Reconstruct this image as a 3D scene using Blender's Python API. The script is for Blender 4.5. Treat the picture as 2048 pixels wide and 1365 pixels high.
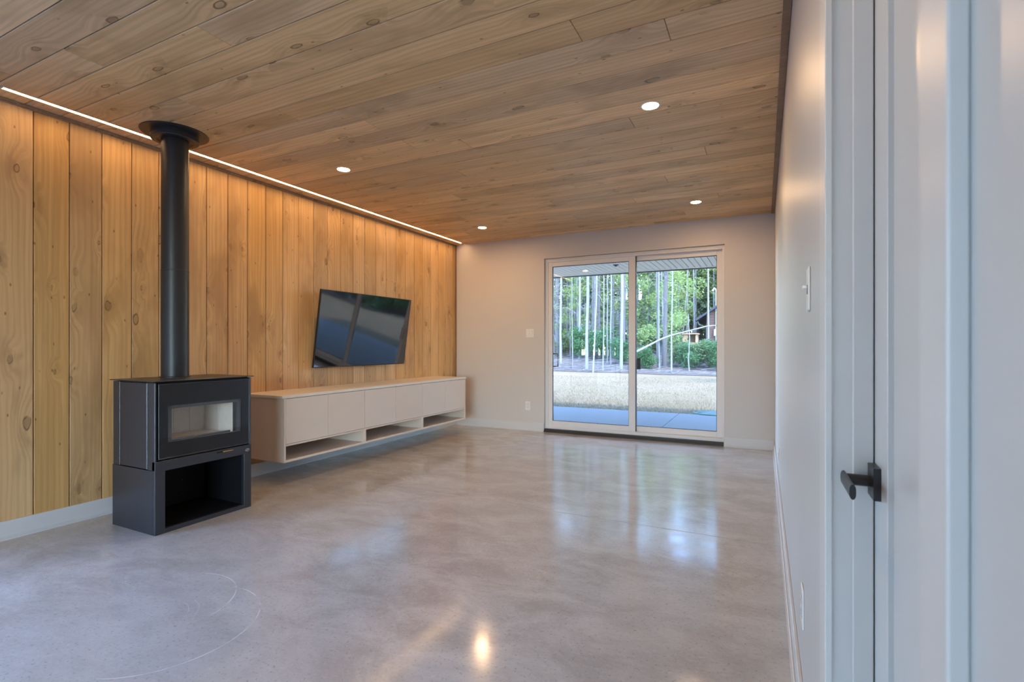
import bpy, bmesh, math, random
from math import sin, cos, pi, radians, sqrt
from mathutils import Vector, Matrix, noise

random.seed(7)
for _o in list(bpy.data.objects):
    bpy.data.objects.remove(_o)
SC = bpy.context.scene
COL = SC.collection

# ------------------------------------------------------------------ camera, world, sun, exposure
HC = 1.22                      # camera height
YAW = radians(26.425)
cam_d = bpy.data.cameras.new('camera')
cam = bpy.data.objects.new('camera', cam_d)
COL.objects.link(cam)
cam.location = (0, 0, HC)
cam.rotation_euler = (radians(90), 0, YAW)
cam_d.sensor_width = 36.0
cam_d.lens = 1013.15 / 2048 * 36.0
cam_d.shift_y = (692.0 - 682.5) / 2048
cam_d.clip_start = 0.02
cam_d.clip_end = 500
cam_d.dof.use_dof = True
cam_d.dof.focus_distance = 2.4
cam_d.dof.aperture_fstop = 7.0
SC.camera = cam

world = bpy.data.worlds.new('world')
SC.world = world
world.use_nodes = True
wt = world.node_tree
bgn = wt.nodes['Background']
sky = wt.nodes.new('ShaderNodeTexSky')
sky.sky_type = 'NISHITA'
sky.sun_disc = False
sky.sun_elevation = radians(48)
sky.sun_rotation = radians(160)
sky.air_density = 1.0
sky.dust_density = 0.3
sky.ozone_density = 2.2
cool = wt.nodes.new('ShaderNodeMix')          # the cool cast of open-shade daylight
cool.data_type = 'RGBA'; cool.blend_type = 'MULTIPLY'
cool.inputs[0].default_value = 1.0
cool.inputs[7].default_value = (0.87, 0.965, 1.10, 1)
wt.links.new(sky.outputs[0], cool.inputs[6])
wt.links.new(cool.outputs[2], bgn.inputs[0])
bgn.inputs[1].default_value = 2.7

sun_d = bpy.data.lights.new('sun', 'SUN')
sun_d.energy = 6.6
sun_d.angle = radians(6)
sun_d.color = (1.0, 0.92, 0.80)
sun = bpy.data.objects.new('sun', sun_d)
COL.objects.link(sun)
sun.rotation_euler = Vector((0.42, -0.26, 0.87)).to_track_quat('Z', 'Y').to_euler()

LED_STRENGTH = 21.0
LAMP_STRENGTH = 300.0
WARM = (1.0, 0.62, 0.30)
WARM2 = (1.0, 0.62, 0.33)

SC.view_settings.view_transform = 'Standard'
SC.view_settings.look = 'None'
SC.view_settings.gamma = 1.0
SC.view_settings.use_curve_mapping = False
SC.view_settings.exposure = 0.44
SC.cycles.use_denoising = True
SC.cycles.max_bounces = 9
SC.cycles.diffuse_bounces = 5
SC.cycles.glossy_bounces = 4
SC.cycles.transparent_max_bounces = 10
SC.cycles.caustics_reflective = False
SC.cycles.caustics_refractive = False
SC.cycles.sample_clamp_indirect = 6.0

# ------------------------------------------------------------------ materials
class NT:
    def __init__(s, name):
        s.m = bpy.data.materials.new(name)
        s.m.use_nodes = True
        s.t = s.m.node_tree
        s.b = s.t.nodes['Principled BSDF']
    def n(s, typ, ins=None, **kw):
        nd = s.t.nodes.new(typ)
        for k, v in kw.items():
            setattr(nd, k, v)
        for k, v in (ins or {}).items():
            s.set(nd.inputs[k], v)
        return nd
    def set(s, sock, v):
        if isinstance(v, bpy.types.NodeSocket):
            s.t.links.new(v, sock)
        else:
            if isinstance(v, (tuple, list)) and len(v) == 3 and sock.type == 'RGBA':
                v = (*v, 1)
            sock.default_value = v
    def math(s, op, a, b=0.0, c=None):
        nd = s.t.nodes.new('ShaderNodeMath')
        nd.operation = op
        s.set(nd.inputs[0], a); s.set(nd.inputs[1], b)
        if c is not None: s.set(nd.inputs[2], c)
        return nd.outputs[0]
    def vmul(s, a, v):
        nd = s.t.nodes.new('ShaderNodeVectorMath'); nd.operation = 'MULTIPLY'
        s.set(nd.inputs[0], a); s.set(nd.inputs[1], v)
        return nd.outputs[0]
    def vadd(s, a, v):
        nd = s.t.nodes.new('ShaderNodeVectorMath'); nd.operation = 'ADD'
        s.set(nd.inputs[0], a); s.set(nd.inputs[1], v)
        return nd.outputs[0]
    def noise(s, vec, scale=5, detail=2, rough=.5, dist=0.0):
        nd = s.n('ShaderNodeTexNoise', {'Vector': vec, 'Scale': scale, 'Detail': detail, 'Roughness': rough, 'Distortion': dist})
        return nd.outputs[0]
    def step(s, v, a, b, o0=0.0, o1=1.0):
        nd = s.n('ShaderNodeMapRange', {0: v, 1: a, 2: b, 3: o0, 4: o1}, interpolation_type='SMOOTHSTEP')
        return nd.outputs[0]
    def mix(s, f, a, b, mode='MIX'):
        nd = s.t.nodes.new('ShaderNodeMix'); nd.data_type = 'RGBA'; nd.blend_type = mode
        s.set(nd.inputs[0], f); s.set(nd.inputs[6], a); s.set(nd.inputs[7], b)
        return nd.outputs[2]
    def obj(s):
        return s.n('ShaderNodeTexCoord').outputs['Object']
    def rand(s):
        return s.n('ShaderNodeObjectInfo').outputs['Random']
    def fin(s, col=None, rough=None, metal=None, spec=None, bump=None, bstr=.1, bdist=.002):
        if col is not None: s.set(s.b.inputs['Base Color'], col)
        if rough is not None: s.set(s.b.inputs['Roughness'], rough)
        if metal is not None: s.set(s.b.inputs['Metallic'], metal)
        if spec is not None: s.set(s.b.inputs['Specular IOR Level'], spec)
        if bump is not None:
            bn = s.n('ShaderNodeBump', {'Height': bump, 'Strength': bstr, 'Distance': bdist})
            s.t.links.new(bn.outputs[0], s.b.inputs['Normal'])
        return s.m

def plain(name, col, rough=.5, metal=0.0, spec=.5, var=.04, scale=8.0, bstr=.03):
    """painted / metal surface with slight procedural variation"""
    k = NT(name)
    nz = k.noise(k.obj(), scale, 3, .6)
    c = k.mix(nz, tuple(x * (1 - var) for x in col), tuple(min(1, x * (1 + var)) for x in col))
    r = k.math('ADD', k.math('MULTIPLY', k.math('SUBTRACT', nz, .5), .06 if bstr > 0 else .005), rough)
    fine = k.noise(k.obj(), 220, 2, .5)
    return k.fin(c, r, metal, spec, fine, bstr, .0006)

def wood(name, light, mid, dark, knot, val=(.84, 1.12), rough=.46):
    k = NT(name)
    r = k.rand()
    off = k.n('ShaderNodeCombineXYZ', {0: k.math('MULTIPLY', r, 53.0), 1: k.math('MULTIPLY', r, 17.3), 2: k.math('MULTIPLY', r, 91.7)}).outputs[0]
    p = k.vadd(k.obj(), off)
    # wandering of the coordinates so that no pattern is straight
    wv = k.n('ShaderNodeTexNoise', {'Vector': k.vmul(p, (1.2, 5, 1)), 'Scale': 1.0, 'Detail': 2.0}).outputs[1]
    wob = k.vmul(k.vadd(wv, (-.5, -.5, -.5)), (.10, .045, 0))
    p = k.vadd(p, wob)
    w2 = k.n('ShaderNodeTexNoise', {'Vector': k.vmul(p, (7, 22, 1)), 'Scale': 1.0, 'Detail': 3.0}).outputs[1]
    pk = k.vadd(p, k.vmul(k.vadd(w2, (-.5, -.5, -.5)), (.055, .024, 0)))
    vk = k.n('ShaderNodeTexVoronoi', {'Vector': k.vmul(pk, (1.9, 4.2, 0)), 'Scale': 1.0, 'Randomness': 1.0}, voronoi_dimensions='2D')
    d = vk.outputs['Distance']
    pres = k.n('ShaderNodeSeparateColor', {0: vk.outputs['Color']})
    keep = k.step(pres.outputs[0], .34, .42)
    size = k.math('ADD', k.math('MULTIPLY', pres.outputs[1], .055), .028)
    rel = k.math('DIVIDE', d, size)
    core = k.math('MULTIPLY', k.step(rel, 1.0, .65), keep)
    ring = k.math('MULTIPLY', k.math('MULTIPLY', k.step(rel, .72, .95), k.step(rel, 1.35, 1.0)), keep)
    halo = k.math('MULTIPLY', k.step(rel, 7.0, 1.0), keep)
    # grain lines bent round the knots
    bend = k.n('ShaderNodeCombineXYZ', {1: k.math('MULTIPLY', halo, .055)}).outputs[0]
    pg = k.vadd(p, bend)
    fine = k.noise(k.vmul(pg, (1.6, 60, 3)), 1.0, 4, .62)
    broad = k.noise(k.vmul(pg, (.55, 11, 1)), 1.0, 3, .6, .6)
    fig = k.n('ShaderNodeTexWave', {'Vector': k.vmul(pg, (.16, 3.2, 1)), 'Scale': 3.0, 'Distortion': 7.0, 'Detail': 2.0, 'Detail Scale': .8}, wave_type='BANDS', bands_direction='Y').outputs[1]
    blot = k.noise(k.vmul(p, (1.1, 3.2, 1)), 1.0, 3, .6, .4)
    c = k.mix(k.step(broad, .28, .72), light, mid)
    c = k.mix(k.math('MULTIPLY', k.step(fig, .35, .95), .30), c, dark)
    c = k.mix(k.math('MULTIPLY', k.step(fine, .45, .75), .42), c, dark)
    c = k.mix(k.math('MULTIPLY', k.step(blot, .48, .72), .75), c, dark)
    c = k.mix(k.math('MULTIPLY', k.math('MULTIPLY', halo, k.step(k.noise(k.vmul(pk, (5, 16, 1)), 1.0, 3, .6), .42, .66)), .85), c, dark)
    c = k.mix(k.math('MULTIPLY', core, k.math('ADD', .25, k.math('MULTIPLY', pres.outputs[2], .45))), c, knot)
    c = k.mix(k.math('MULTIPLY', k.math('MULTIPLY', ring, k.step(k.noise(k.vmul(pk, (9, 20, 1)), 1.0, 2), .34, .55)), .85), c, tuple(x * .55 for x in knot))
    # small pitch specks
    vs = k.n('ShaderNodeTexVoronoi', {'Vector': k.vmul(p, (6, 14, 0)), 'Scale': 1.0}, voronoi_dimensions='2D')
    sp = k.math('MULTIPLY', k.step(vs.outputs['Distance'], .09, .03), k.step(k.n('ShaderNodeSeparateColor', {0: vs.outputs['Color']}).outputs[0], .86, .9))
    c = k.mix(k.math('MULTIPLY', sp, .7), c, tuple(x * .5 for x in knot))
    v = k.math('ADD', k.math('MULTIPLY', r, val[1] - val[0]), val[0])
    c = k.n('ShaderNodeHueSaturation', {'Hue': .5, 'Saturation': k.math('ADD', k.math('MULTIPLY', k.math('FRACT', k.math('MULTIPLY', r, 7.31)), .14), .91), 'Value': v, 'Color': c}).outputs[0]
    return k.fin(c, k.math('ADD', rough - .05, k.math('MULTIPLY', fine, .12)), 0.0, .42, k.math('ADD', fine, k.math('MULTIPLY', ring, -.6)), .12, .0012)

M = {}
M['ceil_wood'] = wood('ceiling_pine', (.84, .565, .295), (.69, .45, .225), (.46, .295, .14), (.27, .16, .07))
M['wall_wood'] = wood('wall_pine', (.70, .43, .180), (.59, .345, .135), (.41, .23, .088), (.26, .135, .052), (.9, 1.08))
M['trim_wood'] = wood('trim_pine', (.33, .205, .115), (.26, .155, .085), (.19, .11, .06), (.14, .08, .04))
M['gap'] = plain('dark_gap', (.03, .018, .010), .9, 0, .1)
M['white_wall'] = plain('white_wall_paint', (.60, .565, .535), .52, 0, .4, .012, 3, .05)
M['eggshell'] = plain('eggshell_wall_paint', (.555, .55, .545), .40, 0, .5, .012, 3, .05)
M['white_trim'] = plain('white_gloss_trim', (.62, .61, .60), .42, 0, .5, .01, 4, .02)
M['door_paint'] = plain('door_paint', (.60, .60, .595), .30, 0, .5, .01, 4, .02)
M['vinyl'] = plain('white_vinyl', (.72, .70, .69), .38, 0, .45, .015, 5, .02)
M['laminate'] = plain('white_laminate', (.68, .575, .48), .34, 0, .45, .02, 5, .02)
M['laminate_in'] = plain('cabinet_inside', (.50, .47, .43), .45, 0, .4, .02, 5, .02)
M['counter'] = plain('countertop_laminate', (.72, .67, .60), .36, 0, .5, .003, 1, .0)
M['steel'] = plain('stove_steel', (.022, .024, .030), .34, 0, .6, .1, 20, .05)
M['steel_dark'] = plain('stove_inner_black', (.006, .006, .007), .6, 0, .3, .1, 20, .05)
M['pipe'] = plain('pipe_black', (.018, .018, .020), .42, 0, .5, .1, 12, .04)
M['frit'] = plain('black_glass_border', (.008, .008, .009), .10, 0, .5, .02, 5, .0)
M['vermic'] = plain('firebrick_board', (.84, .74, .62), .8, 0, .2, .10, 30, .25)
M['brass'] = plain('brass', (.65, .45, .15), .3, 1.0, .5)
M['chrome'] = plain('polished_metal', (.6, .6, .6), .25, 1.0, .5)
M['black_handle'] = plain('matt_black_handle', (.016, .017, .019), .36, 0, .5, .08, 30, .05)
M['plastic'] = plain('white_plastic', (.78, .765, .745), .3, 0, .5, .01, 5, .01)
M['slot'] = plain('dark_slot', (.05, .045, .04), .6)
M['screen'] = plain('tv_screen', (.004, .004, .005), .035, 0, 1.0, .02, 2, .0)
M['screen'].node_tree.nodes['Principled BSDF'].inputs['IOR'].default_value = 1.62
M['bezel'] = plain('tv_bezel', (.010, .010, .011), .3, 0, .5)
M['sill'] = plain('dark_sill', (.035, .028, .024), .5)
M['soffit'] = plain('soffit_vinyl', (.88, .85, .76), .5, 0, .4, .02)
M['fascia'] = plain('fascia_metal', (.06, .06, .06), .5)
M['roof'] = plain('dark_shingle', (.035, .04, .05), .7, 0, .3, .3, 12, .3)
M['siding'] = plain('brown_siding', (.115, .065, .048), .7, 0, .3, .2, 2.5, .2)
M['crate'] = plain('pale_plywood', (.33, .21, .12), .7, 0, .3, .2, 5, .2)
M['green_lid'] = plain('green_plastic', (.025, .065, .045), .5, 0, .4, .1)
M['pole'] = plain('pale_pole', (.36, .36, .37), .5)

def emis(name, col, st):
    k = NT(name)
    k.b.inputs['Base Color'].default_value = (0, 0, 0, 1)
    k.b.inputs['Emission Color'].default_value = (*col, 1)
    k.b.inputs['Emission Strength'].default_value = st
    return k.m
M['led'] = emis('led_diffuser', WARM, LED_STRENGTH)
M['lamp'] = emis('lamp_diffuser', WARM2, LAMP_STRENGTH)

def glass(name, tint=(.97, .98, .98), gl=1.0, rough=0.0):
    k = NT(name)
    k.t.nodes.remove(k.b)
    out = k.t.nodes['Material Output']
    tr = k.n('ShaderNodeBsdfTransparent', {0: tint})
    g = k.n('ShaderNodeBsdfGlossy', {'Color': (gl, gl, gl), 'Roughness': rough})
    bf_ = k.n('ShaderNodeNewGeometry').outputs['Backfacing']
    fr = k.n('ShaderNodeFresnel', {'IOR': k.math('SUBTRACT', 1.45, k.math('MULTIPLY', bf_, 1.45 - 1 / 1.45))})
    mx = k.t.nodes.new('ShaderNodeMixShader')
    k.t.links.new(fr.outputs[0], mx.inputs[0])
    k.t.links.new(tr.outputs[0], mx.inputs[1])
    k.t.links.new(g.outputs[0], mx.inputs[2])
    k.t.links.new(mx.outputs[0], out.inputs[0])
    return k.m
M['glass'] = glass('pane_glass')
M['stove_glass'] = glass('stove_glass', (.99, .99, .99))

def concrete():
    k = NT('polished_concrete')
    p = k.n('ShaderNodeTexCoord').outputs['Object']
    big = k.noise(p, .8, 5, .62, .5)
    mid = k.noise(k.vmul(p, (1.6, 2.4, 1)), 1.6, 8, .72, .5)
    fine = k.noise(k.vmul(p, (1, 1.5, 1)), 34, 5, .75)
    speck = k.noise(p, 70, 4, .7)
    c = k.mix(k.step(mid, .30, .72), (.352, .336, .308), (.522, .513, .485))
    c = k.mix(k.math('MULTIPLY', k.step(big, .35, .68), .55), c, (.485, .482, .465))
    c = k.mix(k.math('MULTIPLY', k.step(fine, .50, .76), .30), c, (.66, .65, .645))
    c = k.mix(k.math('MULTIPLY', k.step(speck, .56, .68), .60), c, (.22, .205, .20))
    # trowel swirls
    sw = k.n('ShaderNodeTexWave', {'Vector': p, 'Scale': 1.1, 'Distortion': 9.0, 'Detail': 3.0, 'Detail Scale': 1.2}, wave_type='RINGS').outputs[1]
    c = k.mix(k.math('MULTIPLY', k.step(sw, .55, .95), .05), c, (.66, .66, .66))
    # two circular scratches with open ends
    sep = k.n('ShaderNodeSeparateXYZ', {0: p})
    brk = k.noise(p, 9, 3, .6)
    for (cx, cy, r, a0, a1, w, st) in ((-2.561, 1.399, .324, radians(0), radians(122), .0035, .75), (-2.332, 1.314, .361, radians(-75), radians(110), .0035, .75), (-2.47, 1.30, .16, radians(20), radians(100), .003, .25), (-2.47, 1.30, .20, radians(10), radians(95), .003, .25)):
        dx = k.math('SUBTRACT', sep.outputs[0], cx); dy = k.math('SUBTRACT', sep.outputs[1], cy)
        dist = k.math('SQRT', k.math('ADD', k.math('MULTIPLY', dx, dx), k.math('MULTIPLY', dy, dy)))
        ang = k.math('ARCTAN2', dy, dx)
        on = k.step(k.math('ABSOLUTE', k.math('SUBTRACT', dist, r)), w, w * .3)
        arc = k.math('MULTIPLY', k.step(ang, a0, a0 + .3), k.step(ang, a1, a1 - .3))
        msk = k.math('MULTIPLY', k.math('MULTIPLY', on, arc), k.math('MULTIPLY', k.step(brk, .3, .6), st))
        c = k.mix(msk, c, (.78, .78, .77))
    ro = k.math('ADD', .075, k.math('MULTIPLY', k.step(mid, .3, .75), .09))
    ro = k.math('ADD', ro, k.math('MULTIPLY', fine, .04))
    return k.fin(c, ro, 0.0, .55, k.math('ADD', k.math('MULTIPLY', big, 2.0), k.math('MULTIPLY', fine, .25)), .05, .004)
M['concrete'] = concrete()

def patio_mat():
    k = NT('patio_concrete')
    p = k.obj()
    a = k.noise(p, 1.2, 5, .6, .4); f = k.noise(p, 40, 3, .6)
    c = k.mix(a, (.110, .106, .10), (.138, .133, .125))
    c = k.mix(k.math('MULTIPLY', f, .25), c, (.09, .09, .09))
    return k.fin(c, .75, 0, .3, f, .2, .002)
M['patio'] = patio_mat()

def lawn_mat():
    k = NT('dry_lawn')
    p = k.obj()
    a = k.noise(p, .45, 5, .65, .5); b = k.noise(k.vmul(p, (1, 1.0, 1)), 5, 6, .75); f = k.noise(p, 38, 4, .7)
    c = k.mix(k.step(a, .3, .7), (.172, .126, .078), (.140, .108, .062))
    c = k.mix(k.math('MULTIPLY', k.step(b, .5, .72), .55), c, (.09, .085, .042))
    c = k.mix(k.math('MULTIPLY', k.step(f, .55, .75), .55), c, (.05, .046, .025))
    return k.fin(c, .95, 0, .1, f, .8, .02)
M['lawn'] = lawn_mat()

M['gravel'] = plain('grey_gravel', (.20, .20, .205), .9, 0, .2, .25, 3, .3)
def litter_mat():
    k = NT('forest_floor')
    p = k.obj()
    a = k.noise(p, 1.1, 5, .65, .5); f = k.noise(k.vmul(p, (6, 9, 3)), 1.5, 5, .75, 1.0)
    c = k.mix(k.step(f, .35, .68), (.045, .036, .031), (.17, .14, .125))
    c = k.mix(k.math('MULTIPLY', k.step(a, .5, .75), .5), c, (.06, .075, .03))
    return k.fin(c, .95, 0, .1, f, .9, .05)
M['litter'] = litter_mat()

def bark(name, c0, c1, c2):
    k = NT(name)
    p = k.obj(); r = k.rand()
    n1 = k.noise(k.vmul(p, (14, 14, 1.2)), 1.0, 4, .65); n2 = k.noise(k.vmul(p, (6, 6, 5.5)), 1.0, 4, .7)
    c = k.mix(n1, c0, c1)
    c = k.mix(k.step(n2, .60, .70), c, c2)
    c = k.n('ShaderNodeHueSaturation', {'Value': k.math('ADD', .85, k.math('MULTIPLY', r, .3)), 'Color': c}).outputs[0]
    return k.fin(c, .85, 0, .2, n1, .5, .01)
M['bark_pale'] = bark('pale_bark', (.155, .147, .14), (.205, .197, .19), (.06, .055, .05))
M['bark_grey'] = bark('grey_bark', (.065, .06, .057), (.125, .115, .11), (.03, .027, .025))
M['twig'] = plain('dead_twig', (.16, .145, .135), .8)

def leaf(name, c0, c1, tr=.35):
    k = NT(name)
    g = k.n('ShaderNodeNewGeometry')
    nz = k.noise(k.obj(), 2.3, 3, .6)
    c = k.mix(k.math('MULTIPLY', k.math('ADD', nz, g.outputs['Random Per Island']), .5), c0, c1)
    k.set(k.b.inputs['Base Color'], c)
    k.b.inputs['Roughness'].default_value = .6
    k.b.inputs['Specular IOR Level'].default_value = .25
    out = k.t.nodes['Material Output']
    tl = k.n('ShaderNodeBsdfTranslucent', {'Color': c})
    mx = k.n('ShaderNodeMixShader', {0: tr, 1: k.b.outputs[0], 2: tl.outputs[0]})
    k.t.links.new(mx.outputs[0], out.inputs[0])
    return k.m
M['leaf_bright'] = leaf('bright_leaves', (.14, .20, .045), (.26, .32, .12), .45)
M['leaf_mid'] = leaf('cedar_green', (.055, .10, .038), (.16, .215, .09), .3)
M['leaf_dark'] = leaf('shrub_green', (.022, .075, .032), (.09, .18, .06), .25)
M['grass'] = leaf('dry_grass', (.12, .09, .045), (.23, .18, .105), .3)

# ------------------------------------------------------------------ mesh helpers
class MB:
    def __init__(s):
        s.v = []; s.f = []; s.sm = []
    def raw(s, vs, fs, smooth=False):
        b = len(s.v)
        s.v += [tuple(v) for v in vs]
        s.f += [tuple(i + b for i in f) for f in fs]
        s.sm += [smooth] * len(fs)
        return s
    def box(s, x0, x1, y0, y1, z0, z1, bev=0.0):
        if bev <= 0:
            vs = [(x, y, z) for x in (x0, x1) for y in (y0, y1) for z in (z0, z1)]
            fs = [(0, 1, 3, 2), (4, 6, 7, 5), (0, 4, 5, 1), (2, 3, 7, 6), (0, 2, 6, 4), (1, 5, 7, 3)]
            return s.raw(vs, fs)
        bev = min(bev, (x1 - x0) * .45, (y1 - y0) * .45, (z1 - z0) * .45)
        bm = bmesh.new()
        vv = [bm.verts.new((x, y, z)) for x in (x0, x1) for y in (y0, y1) for z in (z0, z1)]
        for f in [(0, 1, 3, 2), (4, 6, 7, 5), (0, 4, 5, 1), (2, 3, 7, 6), (0, 2, 6, 4), (1, 5, 7, 3)]:
            bm.faces.new([vv[i] for i in f])
        bmesh.ops.bevel(bm, geom=list(bm.edges), offset=bev, segments=1, affect='EDGES')
        bm.verts.index_update()
        s.raw([v.co[:] for v in bm.verts], [[v.index for v in f.verts] for f in bm.faces])
        bm.free()
        return s
    def tube(s, pts, rads, seg=12, cap=True, flat=1.0):
        pts = [Vector(p) for p in pts]
        if not isinstance(rads, (list, tuple)): rads = [rads] * len(pts)
        rings = []
        for i, p in enumerate(pts):
            d = (pts[min(i + 1, len(pts) - 1)] - pts[max(i - 1, 0)]).normalized()
            up = Vector((0, 0, 1)) if abs(d.z) < .95 else Vector((0, 1, 0))
            a = d.cross(up).normalized(); b = a.cross(d)
            rings.append([p + (a * cos(2 * pi * j / seg) * flat + b * sin(2 * pi * j / seg)) * rads[i] for j in range(seg)])
        vs = [v for r in rings for v in r]; fs = []
        for i in range(len(pts) - 1):
            for j in range(seg):
                fs.append((i * seg + j, i * seg + (j + 1) % seg, (i + 1) * seg + (j + 1) % seg, (i + 1) * seg + j))
        s.raw(vs, fs, True)
        if cap:
            b = len(s.v)
            s.raw(rings[0], [tuple(range(seg - 1, -1, -1))]); s.raw(rings[-1], [tuple(range(seg))])
        return s
    def lathe(s, prof, c, seg=48):
        """prof: (radius, z) list; c: centre"""
        vs = []; fs = []
        for r, z in prof:
            for j in range(seg):
                a = 2 * pi * j / seg
                vs.append((c[0] + r * cos(a), c[1] + r * sin(a), c[2] + z))
        for i in range(len(prof) - 1):
            for j in range(seg):
                fs.append((i * seg + j, i * seg + (j + 1) % seg, (i + 1) * seg + (j + 1) % seg, (i + 1) * seg + j))
        return s.raw(vs, fs, False)
    def xf(s, mat):
        s.v = [tuple(mat @ Vector(v)) for v in s.v]
        return s
    def build(s, name, mat, parent=None, loc=None, auto=False):
        me = bpy.data.meshes.new(name)
        L = Vector((0, 0, 0))
        if parent is not None: L = WORLD[parent.name]
        elif loc is not None: L = Vector(loc)
        me.from_pydata([tuple(Vector(v) - L) for v in s.v], [], s.f)
        for p, sm in zip(me.polygons, s.sm): p.use_smooth = sm
        me.materials.append(M[mat] if isinstance(mat, str) else mat)
        me.update()
        bm = bmesh.new(); bm.from_mesh(me)
        bmesh.ops.recalc_face_normals(bm, faces=bm.faces)
        bm.to_mesh(me); bm.free()
        o = bpy.data.objects.new(name, me)
        COL.objects.link(o)
        if parent is not None:
            o.parent = parent
            WORLD[o.name] = L
        else:
            o.location = L
            WORLD[o.name] = L.copy()
        return o
WORLD = {}

def tag(o, label, cat, group=None):
    o['label'] = label; o['category'] = cat
    if group: o['group'] = group
    return o
def struct(o, label=None):
    o['kind'] = 'structure'
    if label: o['label'] = label
    return o
def empty(name, loc, label=None, cat=None, group=None):
    o = bpy.data.objects.new(name, None)
    o.empty_display_size = .1
    COL.objects.link(o); o.location = loc
    WORLD[o.name] = Vector(loc)
    if label: tag(o, label, cat, group)
    return o
def copy_tree(o, loc, rotz=0.0, sc=1.0, label=None):
    r = o.copy(); COL.objects.link(r); r.location = loc
    r.rotation_euler = (0, 0, rotz); r.scale = (sc, sc, sc)
    if label: r['label'] = label
    for ch in o.children:
        c = ch.copy(); COL.objects.link(c); c.parent = r
        for g in ch.children:
            d = g.copy(); COL.objects.link(d); d.parent = c
    return r

# ------------------------------------------------------------------ room shell
XL, XR, YB, H = -4.2733, 0.1153, 6.6439, 2.775
YF = -5.0

# floor: two slabs parted by the saw-cut joint
XE, YO = 4.2, -.30          # unseen side room behind the camera, added for daylight
fl = MB().box(XL - .3, XE + .3, YF - .3, YB + .06, -.22, -.012).build('floor', 'gap')
struct(fl, 'polished grey-brown concrete floor')
MB().box(XL - .02, XE, YF, YO + .16, -.012, 0, .0015).build('slab', 'concrete', fl)
MB().box(XL - .02, XR + .3, YO + .163, 3.478, -.012, 0, .0015).build('slab', 'concrete', fl)
MB().box(XL - .02, XR + .3, 3.4825, YB + .055, -.012, 0, .0015).build('slab', 'concrete', fl)

# ceiling backing and boards
ce = MB().box(XL - .25, XE + .3, YF - .2, YB + .16, H + .02, H + .16).build('ceiling', 'gap')
struct(ce, 'ceiling clad in taupe-stained knotty pine boards')
PY0, PP = 2.672, .1915
XT = .078
LEDX0, LEDX1 = -4.126, -4.092
LEDY0, LEDY1 = 1.368, 6.55
def plank(x0, x1, y0, y1, z0, z1, parent, mat, axis='x', name='plank'):
    """one board, its long axis along its own X"""
    if axis == 'x':
        L, W, T = x1 - x0, y1 - y0, z1 - z0
    else:
        L, W, T = z1 - z0, y1 - y0, x1 - x0
    m = MB().box(-L / 2, L / 2, -W / 2, W / 2, -T / 2, T / 2, .0022)
    me = bpy.data.meshes.new(name)
    me.from_pydata(m.v, [], m.f); me.materials.append(M[mat]); me.update()
    o = bpy.data.objects.new(name, me); COL.objects.link(o)
    o.parent = parent
    c = Vector(((x0 + x1) / 2, (y0 + y1) / 2, (z0 + z1) / 2)) - WORLD[parent.name]
    o.location = c
    if axis == 'z': o.rotation_euler = (0, -pi / 2, 0)
    return o
JX = [-.416 - .4075 * i for i in range(9)]
known = {-6: [-2.469], -5: [], -4: [-3.30], -3: [], -2: [-2.873, -.829], -1: [-.424], 0: [-2.468], 1: [], 2: [-2.455], 3: [-2.05], 4: [-.822], 6: [-2.443], 7: [-1.66], 8: [-.414], 11: [-.814], -7: [-3.29], -8: [-3.87, -.82], 5: [-3.28], 9: [-2.87], 10: [-3.69, -1.65], 12: [-2.05], 13: [-3.28], 14: [-1.24], 15: [-2.87, -.42], 16: [-2.05], 17: [-3.69, -1.65], 18: [-.83], 19: [-2.45], 20: [-1.24, -3.29]}
g = .0052
k0 = math.floor((YF - PY0) / PP)
for k in range(k0, 21):
    y0 = PY0 + PP * k + g / 2; y1 = PY0 + PP * (k + 1) - g / 2
    y0 = max(y0, YF + .005); y1 = min(y1, YB - .010)
    if y1 - y0 < .02: continue
    cuts = known.get(k, [JX[(k * 5) % 9]] if k < -8 else [])
    has_led = y1 > LEDY0 + .02 and y0 < LEDY1 - .005
    xs = XL + .003
    if has_led:
        plank(XL + .003, LEDX0 - .002, y0, y1, H, H + .018, ce, 'ceil_wood')
        xs = LEDX1 + .002
    ends = [xs] + sorted(cuts) + [XT + .004]
    for a, b in zip(ends[:-1], ends[1:]):
        plank(a + .0012, b - .0012, y0, y1, H, H + .018, ce, 'ceil_wood')

MB().box(XR, XE, YF, YO + .16, H, H + .02).build('plaster', 'white_wall', ce)
# wood trim round the ceiling
t = MB()
t.box(XL, XL + .022, .85, YB, H - .014, H - .001, .002)
t.box(XL, XL + .012, .85, YB, H - .022, H - .012, .003)
struct(t.build('trim_1', 'trim_wood'), 'slim wooden trim where the pine wall meets the ceiling')
struct(MB().box(XT, XR - .001, YF, YB - .006, H - .012, H + .012, .0015).build('trim_2', 'trim_wood'), 'flat wooden trim along the right edge of the ceiling')
struct(MB().box(XL, XL + .016, YB - .024, YB - .001, .12, H - .022, .002).build('trim_3', 'trim_wood'), 'narrow dark wooden corner trim')

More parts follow.
